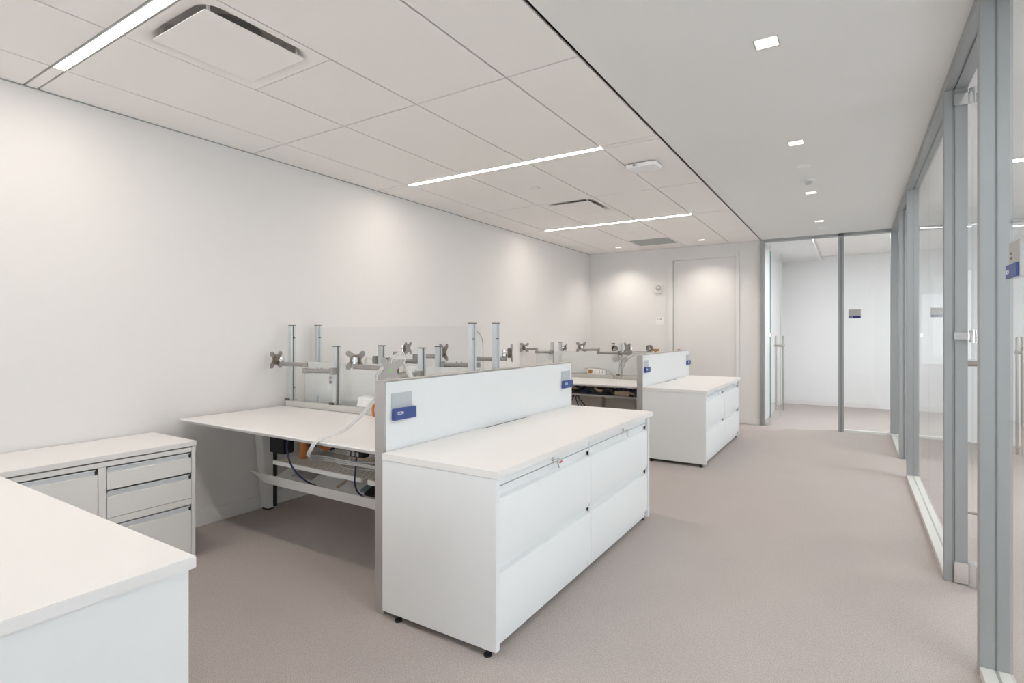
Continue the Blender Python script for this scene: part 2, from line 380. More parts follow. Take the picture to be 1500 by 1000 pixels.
def glass_door(name, hx, hy, ang, wd=.86, side=1):
    """frameless door hinged at (hx,hy), leaf running in direction ang; long double pull handle"""
    r = sroot(name, (hx, hy, 0)); u = Vector((math.cos(ang), math.sin(ang), 0)); nrm = Vector((-u.y, u.x, 0)); o = Vector((hx, hy, 0))
    z0, z1 = .012, 2.58; t = .006
    g = MB().oriented([(0.004, z0), (wd-.004, z0), (wd-.004, z1), (.004, z1)], o-nrm*t, u, (0, 0, 1), nrm*2*t)
    part('pane', g, 'glass', r)
    for a, b, em in ((0, .004, 'edge'), (wd-.004, wd, 'edge2')):
        part('polished_edge', MB().oriented([(a, z0), (b, z0), (b, z1), (a, z1)], o-nrm*t, u, (0, 0, 1), nrm*2*t), em, r, label='polished green glass edge' if a == 0 else None)
    for zc, hh in ((.055, .055), (1.30, .022), (2.53, .03)):
        f = MB().oriented([(-.045, zc-hh), (.055, zc-hh), (.055, zc+hh), (-.045, zc+hh)], o-nrm*.015, u, (0, 0, 1), nrm*.008)
        f.oriented([(-.045, zc-hh), (.055, zc-hh), (.055, zc+hh), (-.045, zc+hh)], o+nrm*.007, u, (0, 0, 1), nrm*.008)
        h = part('hinge', f, 'chrome', r, bev=.002)
        q = o-u*.025
        part('pivot', MB().cyl(q+Vector((0, 0, zc-hh-.004)), q+Vector((0, 0, zc+hh+.004)), .017, 16), 'chrome', h)
    p = o+u*(wd-.10)
    hd = MB()
    for s_ in (-1, 1): hd.cyl(p+nrm*.055*s_+Vector((0, 0, .12)), p+nrm*.055*s_+Vector((0, 0, 1.28)), .0125, 14)
    part('pull_bar', hd, 'handle', r)
    hb = MB().cyl(p-nrm*.075+Vector((0, 0, 1.13)), p+nrm*.075+Vector((0, 0, 1.13)), .018, 14)
    hb.cyl(p-nrm*.055+Vector((0, 0, .19)), p+nrm*.055+Vector((0, 0, .19)), .008, 10)
    part('crossbar', hb, 'handle', r)
    return r
glass_door('door_1', -1.005, YB+.06, math.radians(87))
d2 = glass_door('door_2', .562, 3.66, math.radians(84))
for zc, hh in ((.06, .055), (1.305, .02), (2.55, .03)):
    h = part('jamb_hinge', MB().box(.455, .535, 3.664, 3.679, zc-hh, zc+hh), 'chrome', d2, bev=.002)
    part('hinge_barrel', MB().cyl((.535, 3.652, zc-hh-.012), (.535, 3.652, zc+hh+.012), .022, 18), 'chrome', h)
glass_door('door_3', .56, 6.98, math.radians(12), wd=.95)
# far glass front
w = sroot('window_4', (.15, YB, 0)); y0, y1 = YB-.05, YB+.05
part('jamb', MB().box(-1.125, -1.10, y0, y1, 0, ZC).box(-1.10, -1.09, y0+.006, y1, 0, ZC).box(-1.09, -1.07, y0, y1, 0, ZC), 'frame', w, bev=.001)
part('post', MB().box(-.165, -.135, y0, y1, 0, ZC).box(-.128, -.10, y0, y1, 0, ZC), 'frame', w, bev=.001)
part('gasket', MB().box(-.135, -.128, y0+.008, y1, 0, ZC), 'framegap', w)
part('header', MB().box(-1.07, XG, y0, y1, ZC-.035, ZC), 'frame', w, bev=.001)
part('sill', MB().box(-.10, XG, y0, y1, 0, .03), 'sill', w, bev=.001)
part('pane', MB().box(-.10, XG, YB-.006, YB+.006, .03, ZC-.035), 'glass', w)
part('end_post', MB().box(XG, XG2+.1, y0, y1, 0, ZC), 'frame', w, bev=.001)

# ================================================================ CEILING FITTINGS
names = {-4.09: 'linear ceiling light behind the camera by the rear wall', -1.47: 'linear ceiling light behind the camera over the near storage unit',
         1.10: 'nearest linear ceiling light, wide bright bar at top left', 3.66: 'middle linear ceiling light, over the first pair of desks',
         6.235: 'farthest linear ceiling light, thin bar near the back wall'}
for y in strips_y:
    t = thing('linear_light', (-2.47, y, ZC), names[y], 'light', 'linear lights in the tiled ceiling')
    part('diffuser', MB().box(-3.40, -1.545, y-.021, y+.021, ZC+.001, ZC+.006), 'strip', t)
    part('housing', MB().box(-3.403, -1.542, y-.027, y-.0225, ZC-.001, ZC+.02).box(-3.403, -1.542, y+.0225, y+.027, ZC-.001, ZC+.02)
         .box(-3.403, -1.542, y-.027, y+.027, ZC+.014, ZC+.02), 'white', t)
def diffuser(cx, cy, lab):
    t = thing('air_diffuser', (cx, cy, ZC), lab, 'air vent', 'square air diffusers in the ceiling')
    hx, hy = .3075, .317
    def sq(z): return rrect(cx, cy, hx, hy, .003, z)
    part('frame', MB().loft([sq(ZC+.012), sq(ZC), rrect(cx, cy, .285, .300, .10, ZC), rrect(cx, cy, .262, .278, .09, ZC+.005), rrect(cx, cy, .238, .254, .08, ZC+.018), rrect(cx, cy, .215, .23, .07, ZC+.05), rrect(cx, cy, .205, .22, .06, ZC+.09)]), 'ceil', t)
    part('plate', MB().loft([rrect(cx, cy, .2, .22, .01, ZC-.002), rrect(cx, cy, .219, .241, .012, ZC-.004), rrect(cx, cy, .219, .241, .012, ZC-.008)]), 'ceil', t)
    for sx in (-1, 1):
        for sy in (-1, 1):
            part('hanger', MB().cyl((cx+sx*.19, cy+sy*.21, ZC-.004), (cx+sx*.19, cy+sy*.21, ZC+.09), .008, 8), 'ceil', t)
    part('duct_opening', MB().loft([rrect(cx, cy, .13, .13, .125, ZC+.088, 8), rrect(cx, cy, .13, .13, .125, ZC+.080, 8)]), 'grille', t)
diffuser(-2.475, 1.452, 'large square air diffuser beside the nearest linear light')
diffuser(-2.475, 5.27, 'small looking square air diffuser between the two farther linear lights')
t = thing('return_grille', (-2.475, 7.83, ZC), 'grey perforated return air grille in the ceiling near the back wall', 'air vent')
part('frame', MB().box(-2.78, -2.17, 7.54, 7.56, ZC, ZC+.015).box(-2.78, -2.17, 8.11, 8.13, ZC, ZC+.015).box(-2.78, -2.76, 7.56, 8.11, ZC, ZC+.015).box(-2.19, -2.17, 7.56, 8.11, ZC, ZC+.015), 'ceil', t)
gm = MB()
for k in range(27): gm.box(-2.76, -2.19, 7.562+k*.0203, 7.574+k*.0203, ZC+.002, ZC+.010)
part('louvre', gm, 'grille', t, kind='stuff'); part('core', MB().box(-2.76, -2.19, 7.56, 8.11, ZC+.012, ZC+.016), 'grille', t)
dn = ['nearest square recessed downlight in the walkway ceiling', 'second square downlight along the walkway ceiling', 'third square downlight along the walkway ceiling', 'farthest square downlight of the walkway row, before the glass front']
dn = ['added fill downlight out of view, %s' % w_ for w_ in ('farthest back', 'second from the back', 'just behind the lens', 'overhead')]+dn  # unseen downlights continuing the row, added to brighten foreground and cabinet sides
dl = [(-.337, y, dn[i], .30 if y < 2 else 1.0) for i, y in enumerate(DL)]+[(DLT[0][0], DLT[0][1], 'small downlight in the tiled ceiling near the far left corner', 2.1), (DLT[1][0], DLT[1][1], 'small downlight in the tiled ceiling in front of the white door', 2.1)]
for x, y, lab, k in dl:
    t = thing('downlight', (x, y, ZC), lab, 'light', 'square recessed downlights')
    h = .049
    def q(hh, z): return [(x-hh, y-hh, z), (x+hh, y-hh, z), (x+hh, y+hh, z), (x-hh, y+hh, z)]
    part('reflector', MB().loft([q(h, ZC), q(h-.003, ZC+.002), q(.030, ZC+.065)], False), 'reflector', t)
    part('lens', MB().loft([q(.030, ZC+.064), q(.029, ZC+.066)]), 'lens', t)
    part('trim_ring', MB().loft([q(.0515, ZC+.004), q(.0515, ZC-.001), q(.0495, ZC-.001), q(.0495, ZC+.004)], False), 'frame', t)
    ld = bpy.data.lights.new('lamp', 'SPOT'); ld.energy = DOWN_W*k; ld.color = (1, .92, .83); ld.spot_size = math.radians(125); ld.spot_blend = 1.0; ld.shadow_soft_size = .03
    lo = bpy.data.objects.new('lamp', ld); C.objects.link(lo); lo.parent = t; lo.location = (0, 0, -.003)
for x, y, r, lab in ((-.33, 4.92, .045, 'flat round sprinkler cap before the smoke detector in the walkway ceiling'), (-.33, 7.94, .045, 'flat round sprinkler cap near the glass front'),
                     (-2.478, 4.34, .045, 'flat round sprinkler cap in the tiles before the small diffuser'), (-2.483, 6.92, .045, 'flat round sprinkler cap in the tiles near the return grille')):
    solo('sprinkler_cap', MB().cyl((x, y, ZC-.006), (x, y, ZC), r, 28), 'white', lab, 'sprinkler cap', 'sprinkler caps in the ceiling')
t = thing('smoke_detector', (-.33, 5.40, ZC), 'round white smoke detector hanging from the walkway ceiling', 'smoke detector')
part('base', MB().cyl((-.33, 5.40, ZC-.012), (-.33, 5.40, ZC), .06, 28), 'white', t, bev=.002)
part('sensor', MB().tube([(-.33, 5.40, ZC-.012), (-.33, 5.40, ZC-.028), (-.33, 5.40, ZC-.036)], [.028, .026, .015], 20), 'grille', t)
cx, cy = -1.405, 4.20
t = thing('access_point', (cx, cy, ZC), 'white rounded wireless access point box on the tiled ceiling', 'wireless device')
part('mount', MB().box(cx-.08, cx+.08, cy-.07, cy+.07, ZC-.008, ZC), 'frame', t)
part('housing', MB().loft([rrect(cx, cy, .10, .07, .02, ZC-.006), rrect(cx, cy, .125, .095, .03, ZC-.010), rrect(cx, cy, .12, .09, .03, ZC-.036), rrect(cx, cy, .105, .075, .03, ZC-.044)]), 'white', t)
part('emblem', MB().box(cx-.058, cx-.028, cy-.0945, cy-.0925, ZC-.014, ZC-.0115).box(cx-.058, cx-.028, cy-.0945, cy-.0925, ZC-.027, ZC-.0245).box(cx-.058, cx-.052, cy-.0945, cy-.0925, ZC-.027, ZC-.0115)
     .box(cx-.033, cx-.028, cy-.0945, cy-.0925, ZC-.027, ZC-.0115).box(cx-.046, cx-.043, cy-.0945, cy-.0925, ZC-.025, ZC-.0135), 'cap', t)

# ================================================================ WALL FITTINGS
t = thing('strobe_alarm', (-2.61, YB, 1.96), 'white wall strobe alarm with a round clear dome left of the door', 'alarm')
part('plate', MB().box(-2.67, -2.55, YB-.025, YB, 1.955, 2.09), 'ivory', t, bev=.004)
part('dome', MB().tube([(-2.61, YB-.024, 2.04), (-2.61, YB-.042, 2.04), (-2.61, YB-.055, 2.04), (-2.61, YB-.06, 2.04)], [.042, .040, .028, .008], 22), 'grille', t)
part('flash_lens', MB().box(-2.61+.012, -2.61+.032, YB-.06, YB-.045, 2.028, 2.056), 'white', t)
t = thing('room_sign', (-2.595, YB, 1.45), 'small white room number sign on the wall under the strobe', 'sign')
part('plate', MB().box(-2.655, -2.53, YB-.004, YB, 1.45, 1.575), 'white', t)
part('lower_bar', MB().box(-2.645, -2.53, YB-.008, YB-.004, 1.475, 1.482), 'ivory', t)
lettering('3-C08', .030, (-2.635, YB-.005, 1.535), (1, 0, 0), (0, 0, 1), 'lettering', t, 'darktext')

# name plates
def plate_on_divider(y, lab, ztop=1.033, wd=.14, x=-1.859):
    t = thing('name_plate', (x, y, .91), lab, 'sign', 'grey and blue name plates on the dividers')
    part('insert', MB().box(x, x+.003, y, y+wd, .94, ztop), 'insert', t)
    part('number_bar', MB().box(x, x+.022, y+.002, y+wd+.012, .905, .960), 'blue', t, bev=.001)
    lettering('3C08', .020, (x+.0225, y+.016, .931), (0, 1, 0), (0, 0, 1), 'lettering', t, 'text')

# ================================================================ CREDENZAS with lateral files and dividers
def lateral_file(y0, y1, xf, xb, lab, key_tag):
    t = thing('lateral_file', ((xf+xb)/2, (y0+y1)/2, 0), lab, 'file cabinet', 'white lateral files under the worktops')
    zt = .7225
    part('body', MB().box(xb+.03, xf-.022, y0+.0004, y1-.0004, .035, zt), 'steel', t, bev=.001)
    part('top_rail', MB().box(xf-.022, xf-.006, y0+.002, y1-.002, .692, zt-.002), 'steel', t, bev=.001)
    part('plinth', MB().box(xf-.035, xf-.012, y0+.002, y1-.002, .03, .072), 'steel', t, bev=.001)
    for (z0, z1) in ((.385, .688), (.078, .380)):
        prof = [(xf-.0215, z1), (xf-.006, z1), (xf-.006, z1-.016), (xf-.0205, z1-.022), (xf-.0205, z1-.040), (xf+.004, z1-.046), (xf+.006, z1-.050), (xf+.006, z0+.003), (xf, z0), (xf-.0215, z0)]
        part('drawer', MB().prism(prof, 'y', y0+.0018, y1-.0018), 'steel', t, bev=.0006)
    yl = y0+(y1-y0)*.53; zl = .709
    lk = part('lock', MB().cyl((xf-.008, yl, zl), (xf, yl, zl), .010, 18), 'chrome', t)
    k = MB().cyl((xf, yl, zl), (xf+.022, yl, zl), .0022, 8)
    k.tube([(xf+.024, yl+.012*math.cos(a)+.004, zl+.012*math.sin(a)-.004) for a in [i*PI/6 for i in range(13)]], .0022, 6, False)
    k.bar((xf+.022, yl+.004, zl-.014), (xf+.024, yl+.014, zl-.040), .004, .006)
    part('key', k, 'chrome', lk)
    if key_tag: part('tag', MB().bar((xf+.026, yl+.018, zl-.016), (xf+.028, yl+.036, zl-.012), .006, .008), 'red', lk)
    for yy in (y0+.06, y1-.06):
        part('glide', MB().cyl((xf-.06, yy, 0), (xf-.06, yy, .036), .012, 12), 'black', t)
    return t
def credenza(y0, y1, xf, xb, ztop, lab, slot):
    t = thing('credenza_worktop', ((xf+xb)/2, (y0+y1)/2, 0), lab, 'worktop', 'white worktops over the lateral files')
    th = .030
    sx0, sx1 = xb+.004, xb+.022
    b = MB().box(sx1, xf+.008, y0-.002, y1+.06, ztop-th, ztop).box(xb, sx0, y0-.002, y1+.06, ztop-th, ztop)
    b.box(sx0, sx1, y0-.002, slot[0], ztop-th, ztop).box(sx0, sx1, slot[1], y1+.06, ztop-th, ztop)
    part('top', b, 'lam', t)
    part('cable_slot', MB().box(sx0, sx1, slot[0], slot[1], ztop-.024, ztop-.002), 'black', t)
    for yy, e in ((y0, 1), (y1-.028, -1)):
        g = part('side_panel', MB().prism([(xb, .03), (xf-.035, .03), (xf-.035, .03), (xf, .03), (xf, ztop-th-.002), (xb, ztop-th-.002)], 'y', yy, yy+.027), 'steel', t, bev=.001)
        for xx in (xb+.09, xf-.05):
            part('glide', MB().cyl((xx, yy+.013, 0), (xx, yy+.013, .008), .017, 16).cyl((xx, yy+.013, .008), (xx, yy+.013, .032), .007, 10), 'black', g)
    return t
def divider(y0, y1, lab):
    t = thing('desk_divider', (-1.89, (y0+y1)/2, 0), lab, 'divider', 'white dividers between desks and storage')
    zt = 1.095
    part('end_post', MB().box(-1.922, -1.862, y0, y0+.012, 0, zt-.004), 'alum', t, bev=.001)
    part('end_post', MB().box(-1.922, -1.862, y1-.012, y1, 0, zt-.004), 'alum', t, bev=.001)
    part('top_cap', MB().box(-1.922, -1.862, y0, y1, zt-.004, zt), 'alum', t, bev=.001)
    part('panel_skin', MB().box(-1.868, -1.860, y0+.0125, y1-.0125, .012, zt-.006), 'steel', t, bev=.001)
    part('panel_skin', MB().box(-1.922, -1.914, y0+.0125, y1-.0125, .012, zt-.006), 'steel', t, bev=.001)
    part('core', MB().box(-1.913, -1.869, y0+.013, y1-.013, .03, zt-.008), 'alum', t)
XF, XB = -1.216, -1.8535
credenza(1.812, 3.755, XF, XB, .762, 'white worktop with end panels over the nearer pair of file cabinets', (2.60, 3.12))
lateral_file(1.8405, 2.76, XF-.012, XB+.03, 'white lateral file at the near end of the front run, key with red tag', True)
lateral_file(2.761, 3.727, XF-.012, XB+.03, 'white lateral file at the far end of the front run, key without tag', False)
credenza(5.50, 7.363, XF, XB, .757, 'white worktop with end panels over the farther pair of file cabinets', (6.25, 6.75))
lateral_file(5.528, 6.44, XF-.012, XB+.03, 'near cabinet of the back storage run by the glass front', False)
lateral_file(6.441, 7.332, XF-.012, XB+.03, 'far cabinet of the back storage run by the glass front', False)
divider(1.83, 3.84, 'long white divider with aluminium edge behind the nearer worktop')
divider(5.52, 7.46, 'farther white divider with aluminium edge behind the back worktop')
plate_on_divider(1.876, 'name plate at the near end of the nearer divider')
plate_on_divider(3.655, 'name plate at the far end of the nearer divider')
plate_on_divider(5.56, 'name plate at the near end of the farther divider')
plate_on_divider(7.27, 'name plate at the far end of the farther divider')

# near storage island, cut by the left and lower picture edge
t = thing('storage_unit', (-2.2, -.3, 0), 'white storage unit with thick top in the lower left foreground', 'storage unit')
part('top', MB().box(-3.02, -1.406, -1.30, .735, .727, .757), 'lam', t, bev=.002)
part('side_panel', MB().box(-1.446, -1.418, -1.28, .722, .01, .725), 'steel', t, bev=.001)
part('end_panel', MB().box(-3.0, -1.447, .695, .722, .01, .725), 'steel', t, bev=.001)
part('back_panel', MB().box(-3.0, -1.447, -1.28, -1.255, .01, .725), 'steel', t, bev=.001)
part('base', MB().box(-2.98, -1.46, -1.24, .68, 0, .05), 'steel', t)

# low pedestal cabinet against the left wall
t = thing('pedestal_cabinet', (-3.53, 1.22, 0), 'low white drawer cabinet against the left wall behind the near unit', 'cabinet')
xf = -3.265
part('top', MB().box(-3.775, xf+.004, .735, 1.705, .662, .690), 'lam', t, bev=.002)
part('body', MB().box(-3.77, xf-.020, .745, 1.695, .0, .655), 'warmsteel', t, bev=.001)
part('side_panel', MB().box(-3.77, xf, 1.680, 1.700, 0, .661), 'warmsteel', t, bev=.001)
part('top_rail', MB().box(xf-.02, xf-.003, .745, 1.679, .630, .655), 'warmsteel', t, bev=.001)
part('stile', MB().box(xf-.02, xf-.003, 1.218, 1.252, .03, .629), 'warmsteel', t, bev=.001)
for (a, b, zs) in ((1.256, 1.677, ((.510, .627), (.362, .503), (.050, .320))), (.775, 1.214, ((.345, .627), (.050, .325)))):
    for (z0, z1) in zs:
        part('drawer', MB().prism([(xf-.019, z1), (xf-.019, z1-.032), (xf-.001, z1-.034), (xf-.001, z0), (xf-.019, z0)], 'y', a, b), 'warmsteel', t)
        d_ = t.children[-1]
        part('pull', MB().prism([(xf-.0185, z1-.0325), (xf-.0185, z1-.004), (xf-.004, z1-.004), (xf-.004, z1-.010), (xf-.015, z1-.012), (xf-.015, z1-.0325)], 'y', a+.003, b-.008), 'pull', d_)
        part('end_gap', MB().box(xf-.0185, xf-.004, b-.0078, b-.001, z1-.030, z1-.004), 'black', d_)
part('mid_rail', MB().box(xf-.02, xf-.003, 1.253, 1.679, .323, .359), 'warmsteel', t, bev=.001)

# ================================================================ DESKS
def desk(yf, yr, front, lab, with_tray):
    """front=+1: worker sits on the low-y side"""
    t = thing('bench_desk', (-2.85, (yf+yr)/2, 0), lab, 'desk', 'white bench desks')
    zt = .757; e = .012; ya, yb = min(yf, yr), max(yf, yr)
    def ring(i, z):
        return rrect((-3.755-1.93)/2, (ya+yb)/2, (3.755-1.93)/2-i, (yb-ya)/2-i, .006, z, 2)
    b = MB(); r = [ring(.022, zt-.026), ring(.004, zt-.012), ring(0, zt-.005), ring(.003, zt)]
    b.loft(r); b.add(ring(.022, zt-.026), [tuple(range(12))])
    part('desktop', b, 'lam', t)
    s = 1 if front > 0 else -1
    yc = yf
    for x0 in (-3.775, -2.035):
        x0_, x1_ = x0, x0+.085
        prof = [(yc+s*.53, zt-.026), (yc+s*.595, 0.012), (yc+s*.66, 0.012), (yc+s*.645, zt-.026)]
        l = part('leg', MB().prism(prof, 'x', x0_, x1_), 'warmsteel', t, bev=.004)
        part('foot_pad', MB().box(x0_+.01, x1_-.01, min(yc+s*.60, yc+s*.655), max(yc+s*.60, yc+s*.655), 0, .012), 'black', l)
    y1_, y2_ = sorted((yc+s*.70, yc+s*.74))
    part('crossbar', MB().box(-3.775, -1.951, y1_, y2_, .67, .73), 'warmsteel', t)
    return t
d1 = desk(1.85, 2.625, 1, 'nearest bench desk with open trays of cables under it, by the left wall', 1)
d2 = desk(3.72, 2.945, -1, 'bench desk on the far side of the nearer glass screen', 0)
d3 = desk(5.55, 6.335, 1, 'bench desk of the farther pair, dark cables showing under its edge', 1)
d4 = desk(7.43, 6.655, -1, 'bench desk on the far side of the farther screen', 0)

# rails between facing desks
def rail(yc, lab):
    t = thing('desk_rail', (-2.85, yc, .757), lab, 'desk rail', 'aluminium rails between facing desks')
    for s in (-1, 1):
        y0_, y1_ = sorted((yc+s*.155, yc+s*.118))
        part('beam', MB().box(-3.74, -1.93, y0_, y1_, .757, .800), 'railm', t, bev=.002)
        part('end_cap', MB().box(-3.746, -3.7405, y0_, y1_, .755, .802), 'cap', t)
    part('trough', MB().box(-3.74, -1.93, yc-.117, yc+.117, .700, .712).box(-3.74, -1.93, yc-.117, yc-.112, .712, .79).box(-3.74, -1.93, yc+.112, yc+.117, .712, .79), 'alum', t)
    for x in (-3.6, -2.1):
        part('bracket', MB().box(x-.03, x+.03, yc-.15, yc+.15, .66, .699), 'alum', t)
rail(2.785, 'aluminium rail between the nearer facing desks')
rail(6.495, 'aluminium rail between the farther facing desks')

def post_part(x, y, z0, z1, parent, m='post', cap=True, w=.034, name='post'):
    b = MB()
    # extrusion: front face plus grooved sides
    sec = [(-w/2, -.020), (w/2, -.020), (w/2, -.006), (w/2-.005, -.004), (w/2-.005, .004), (w/2, .006), (w/2, .020), (-w/2, .020), (-w/2, .006), (-w/2+.005, .004), (-w/2+.005, -.004), (-w/2, -.006)]
    b.prism([(x+a, y+c) for a, c in sec], 'z', z0, z1)
    p = part(name, b, m, parent)
    if cap: part('cap', MB().box(x-w/2-.002, x+w/2+.002, y-.022, y+.022, z1, z1+.006), 'cap', p, bev=.001)
    part('seam', MB().box(x+w/2-.0046, x+w/2-.0008, y-.0045, y+.0045, z0, z1), 'cap', p)
    return p
def clamp(x, y, parent, s=-1, base=.8):
    part('clamp', MB().box(x-.045, x-.005, y+s*.024-.012, y+s*.024+.012, base, base+.016), 'hub', parent, bev=.002)
    part('clamp', MB().box(x-.03, x+.03, y-.02, y+.022, base, base+.006), 'armgrey', parent)

def vesa(parent, c, n, size=.115, dot=False, hubside=True, roll=0):
    """X shaped mounting plate, centre c, facing n (monitor side)"""
    n = Vector(n).normalized(); u = n.cross(Vector((0, 0, 1))).normalized(); v = u.cross(n); c = Vector(c)
    if roll: u, v = u*math.cos(roll)+v*math.sin(roll), v*math.cos(roll)-u*math.sin(roll)
    h = size/2; a = h*.42; i = h*.48; poly = []
    for k in range(4):
        ang = k*PI/2
        base = [(h, h-a), (h, h-a*.25), (h-a*.25, h), (h-a, h), (i*.72, i*1.42), (0, i*1.15)]
        pts = base
        for px, py in pts: poly.append((px*math.cos(ang)-py*math.sin(ang), px*math.sin(ang)+py*math.cos(ang)))
    # order: base goes from right arm edge round the corner to top notch; rotate symmetric -> closed outline
    p = part('mounting_plate', MB().oriented(poly, c, u, v, n*.004), 'armgrey', parent)
    if dot: part('sticker', MB().cyl(c+n*.004, c+n*.0055, .0065, 14), 'green', p, label='round green sticker')
    hb = part('tilt_hub', MB().tube([c-n*.001, c-n*.006, c-n*.022, c-n*.026], [.034, .036, .036, .030], 22), 'hub', parent)
    part('knuckle', MB().cyl(c-n*.026, c-n*.060, .017, 14).cyl(c-n*.048+Vector((0, 0, -.03)), c-n*.048+Vector((0, 0, .022)), .016, 14), 'chrome', hb)
    return c-n*.048
def arm(parent, p0, p1, p2, z1, z2, n, size=.115, dot=False, roll=0, plate_dz=.035):
    """two-link arm: post p0 -> joint p1 at z1, joint -> end p2 at z2, plate beyond p2 facing n"""
    a = Vector((*p0, z1)); b = Vector((*p1, z1)); c = Vector((*p1, z2)); d = Vector((*p2, z2))
    l1 = part('arm_link', MB().bar(a, b, .034, .032).cyl(b+Vector((0, 0, -.018)), b+Vector((0, 0, .018)), .019, 16), 'armgrey', parent)
    m_ = (a+b)/2; dd = (b-a).normalized()
    part('cable_clip', MB().cyl(m_+dd*.015+Vector((0, 0, .012)), m_+dd*.015+Vector((0, 0, .022)), .004, 8).cyl(m_-dd*.02+Vector((0, 0, .012)), m_-dd*.02+Vector((0, 0, .022)), .004, 8), 'cap', l1)
    part('collar', MB().cyl(a+Vector((0, 0, -.024)), a+Vector((0, 0, .024)), .027, 18), 'armgrey', parent)
    l2 = part('arm_link', MB().bar(c, d, .032, .030).cyl(c+Vector((0, 0, -.018)), c+Vector((0, 0, .016)), .019, 16).cyl(d+Vector((0, 0, -.016)), d+Vector((0, 0, .018)), .019, 16), 'armgrey', parent)
    n = Vector(n).normalized()
    vesa(parent, Vector((p2[0], p2[1], z2))+n*.048+Vector((0, 0, plate_dz)), n, size, dot, roll=roll)

ZR = .80
# ---- nearer pair
FY, RY = 2.66, 2.912
t = thing('glass_screen', (-2.83, 2.785, ZR), 'tall clear glass screen on aluminium posts between the nearer desks', 'desk screen')
part('pane', MB().box(-3.655, -1.99, 2.788, 2.793, .735, 1.365), 'screen', t)
part('frosted_pane', MB().box(-3.70, -1.99, 2.778, 2.783, .735, 1.095), 'frost', t, label='frosted lower pane')
for x, y in ((-3.70, FY), (-3.715, RY), (-1.960, FY), (-1.955, RY)):
    zt = 1.378 if y < 2.8 else 1.382
    p = post_part(x, y, ZR, zt, t)
    clamp(x, y, t, -1 if y < 2.8 else 1)
    s = 1 if x < -3 else 1
    for zz_ in (.90, 1.285):
        xx = x+(.028 if x < -3 else .028)
        if x < -3: part('screw', MB().cyl((x+.017, y, zz_), (x+.032, y, zz_), .005, 10), 'cap', t)
        elif zz_ > 1: part('screw', MB().cyl((x+.017, y-.02, zz_), (x+.034, y-.02, zz_), .005, 10), 'cap', t)
for x in (-3.55, -2.2):
    part('pane_clip', MB().box(x-.012, x+.012, 2.772, 2.796, .735, .83), 'post', t)
t = thing('monitor_arm', (-3.186, FY, ZR), 'monitor arm on the front left post, plate turned to the left wall', 'monitor arm', 'monitor arms on the nearer desks')
post_part(-3.186, FY, ZR, 1.222, t); clamp(-3.186, FY, t)
arm(t, (-3.186, FY-.03), (-3.40, 2.555), (-3.645, 2.53), 1.046, 1.090, (-.95, -.25, 0), .125, plate_dz=.03)
part('cable_clip', MB().box(-3.235, -3.215, 2.62, 2.64, .985, 1.005).box(-3.235, -3.215, 2.62, 2.64, .955, .975), 'pad', t)
t = thing('monitor_arm', (-2.365, FY, ZR), 'monitor arm pair on the front right post, one plate with a green sticker', 'monitor arm', 'monitor arms on the nearer desks')
post_part(-2.365, FY, ZR, 1.222, t); clamp(-2.365, FY, t)
arm(t, (-2.365, FY-.03), (-2.52, 2.47), (-2.81, 2.50), 1.055, 1.098, (-.75, .75, .0), .125, plate_dz=.04)
arm(t, (-2.365, FY-.035), (-2.17, 2.37), (-2.075, 2.12), 1.035, 1.075, (.30, -.95, .10), .128, dot=True, roll=.12, plate_dz=.045)
t = thing('monitor_arm', (-2.985, RY, ZR), 'monitor arm pair on the rear left post behind the glass screen', 'monitor arm', 'monitor arms on the nearer desks')
post_part(-2.985, RY, ZR, 1.225, t); clamp(-2.985, RY, t, 1)
arm(t, (-2.985, RY+.03), (-2.75, 3.02), (-2.60, 3.10), 1.112, 1.150, (.35, .94, 0), .125, plate_dz=.03)
arm(t, (-2.985, RY+.03), (-3.15, 3.22), (-3.12, 3.28), 1.112, 1.155, (.97, .2, 0), .10, plate_dz=.045)
part('power_brick', MB().box(-3.07, -3.02, RY-.02, RY+.03, 1.09, 1.15), 'armgrey', t, bev=.006)
t = thing('monitor_arm', (-2.435, RY, ZR), 'monitor arm on the rear right post, plate beyond the tall end posts', 'monitor arm', 'monitor arms on the nearer desks')
post_part(-2.435, RY, ZR, 1.225, t); clamp(-2.435, RY, t, 1)
arm(t, (-2.435, RY+.03), (-2.20, 3.05), (-2.07, 3.19), 1.10, 1.143, (.80, .6, 0), .125, plate_dz=.04)
# ---- farther pair
FY2, RY2 = 6.37, 6.622
t = thing('glass_screen', (-2.8, 6.495, ZR), 'low frosted screen between the farther desks', 'desk screen')
part('frosted_pane', MB().box(-3.70, -1.99, 6.491, 6.497, .735, 1.085), 'frost', t)
for x in (-3.55, -2.2): part('pane_clip', MB().box(x-.012, x+.012, 6.482, 6.506, .735, .83), 'post', t)
t = thing('monitor_arm', (-3.376, FY2, ZR), 'monitor arm on the farther desk nearest the left wall', 'monitor arm', 'monitor arms on the farther desks')
post_part(-3.376, FY2, ZR, 1.21, t, cap=False); clamp(-3.376, FY2, t)
arm(t, (-3.376, FY2-.03), (-3.56, 6.27), (-3.70, 6.24), 1.070, 1.110, (-.8, .5, 0), .125, plate_dz=.02)
part('tilt_hub', MB().cyl((-3.42, FY2-.03, 1.01), (-3.42, FY2+.01, 1.01), .04, 18), 'post', t)
t = thing('monitor_arm', (-3.385, RY2, ZR), 'short rear post with a mounting plate, next to the arm by the left wall', 'monitor arm', 'monitor arms on the farther desks')
post_part(-3.385, RY2, ZR, 1.19, t)
arm(t, (-3.385, RY2+.03), (-3.44, 6.73), (-3.40, 6.72), 1.065, 1.090, (.9, .35, 0), .12, plate_dz=.03)
t = thing('monitor_arm', (-2.425, FY2, ZR), 'monitor arm pair on the farther desk by the divider, cables hanging', 'monitor arm', 'monitor arms on the farther desks')
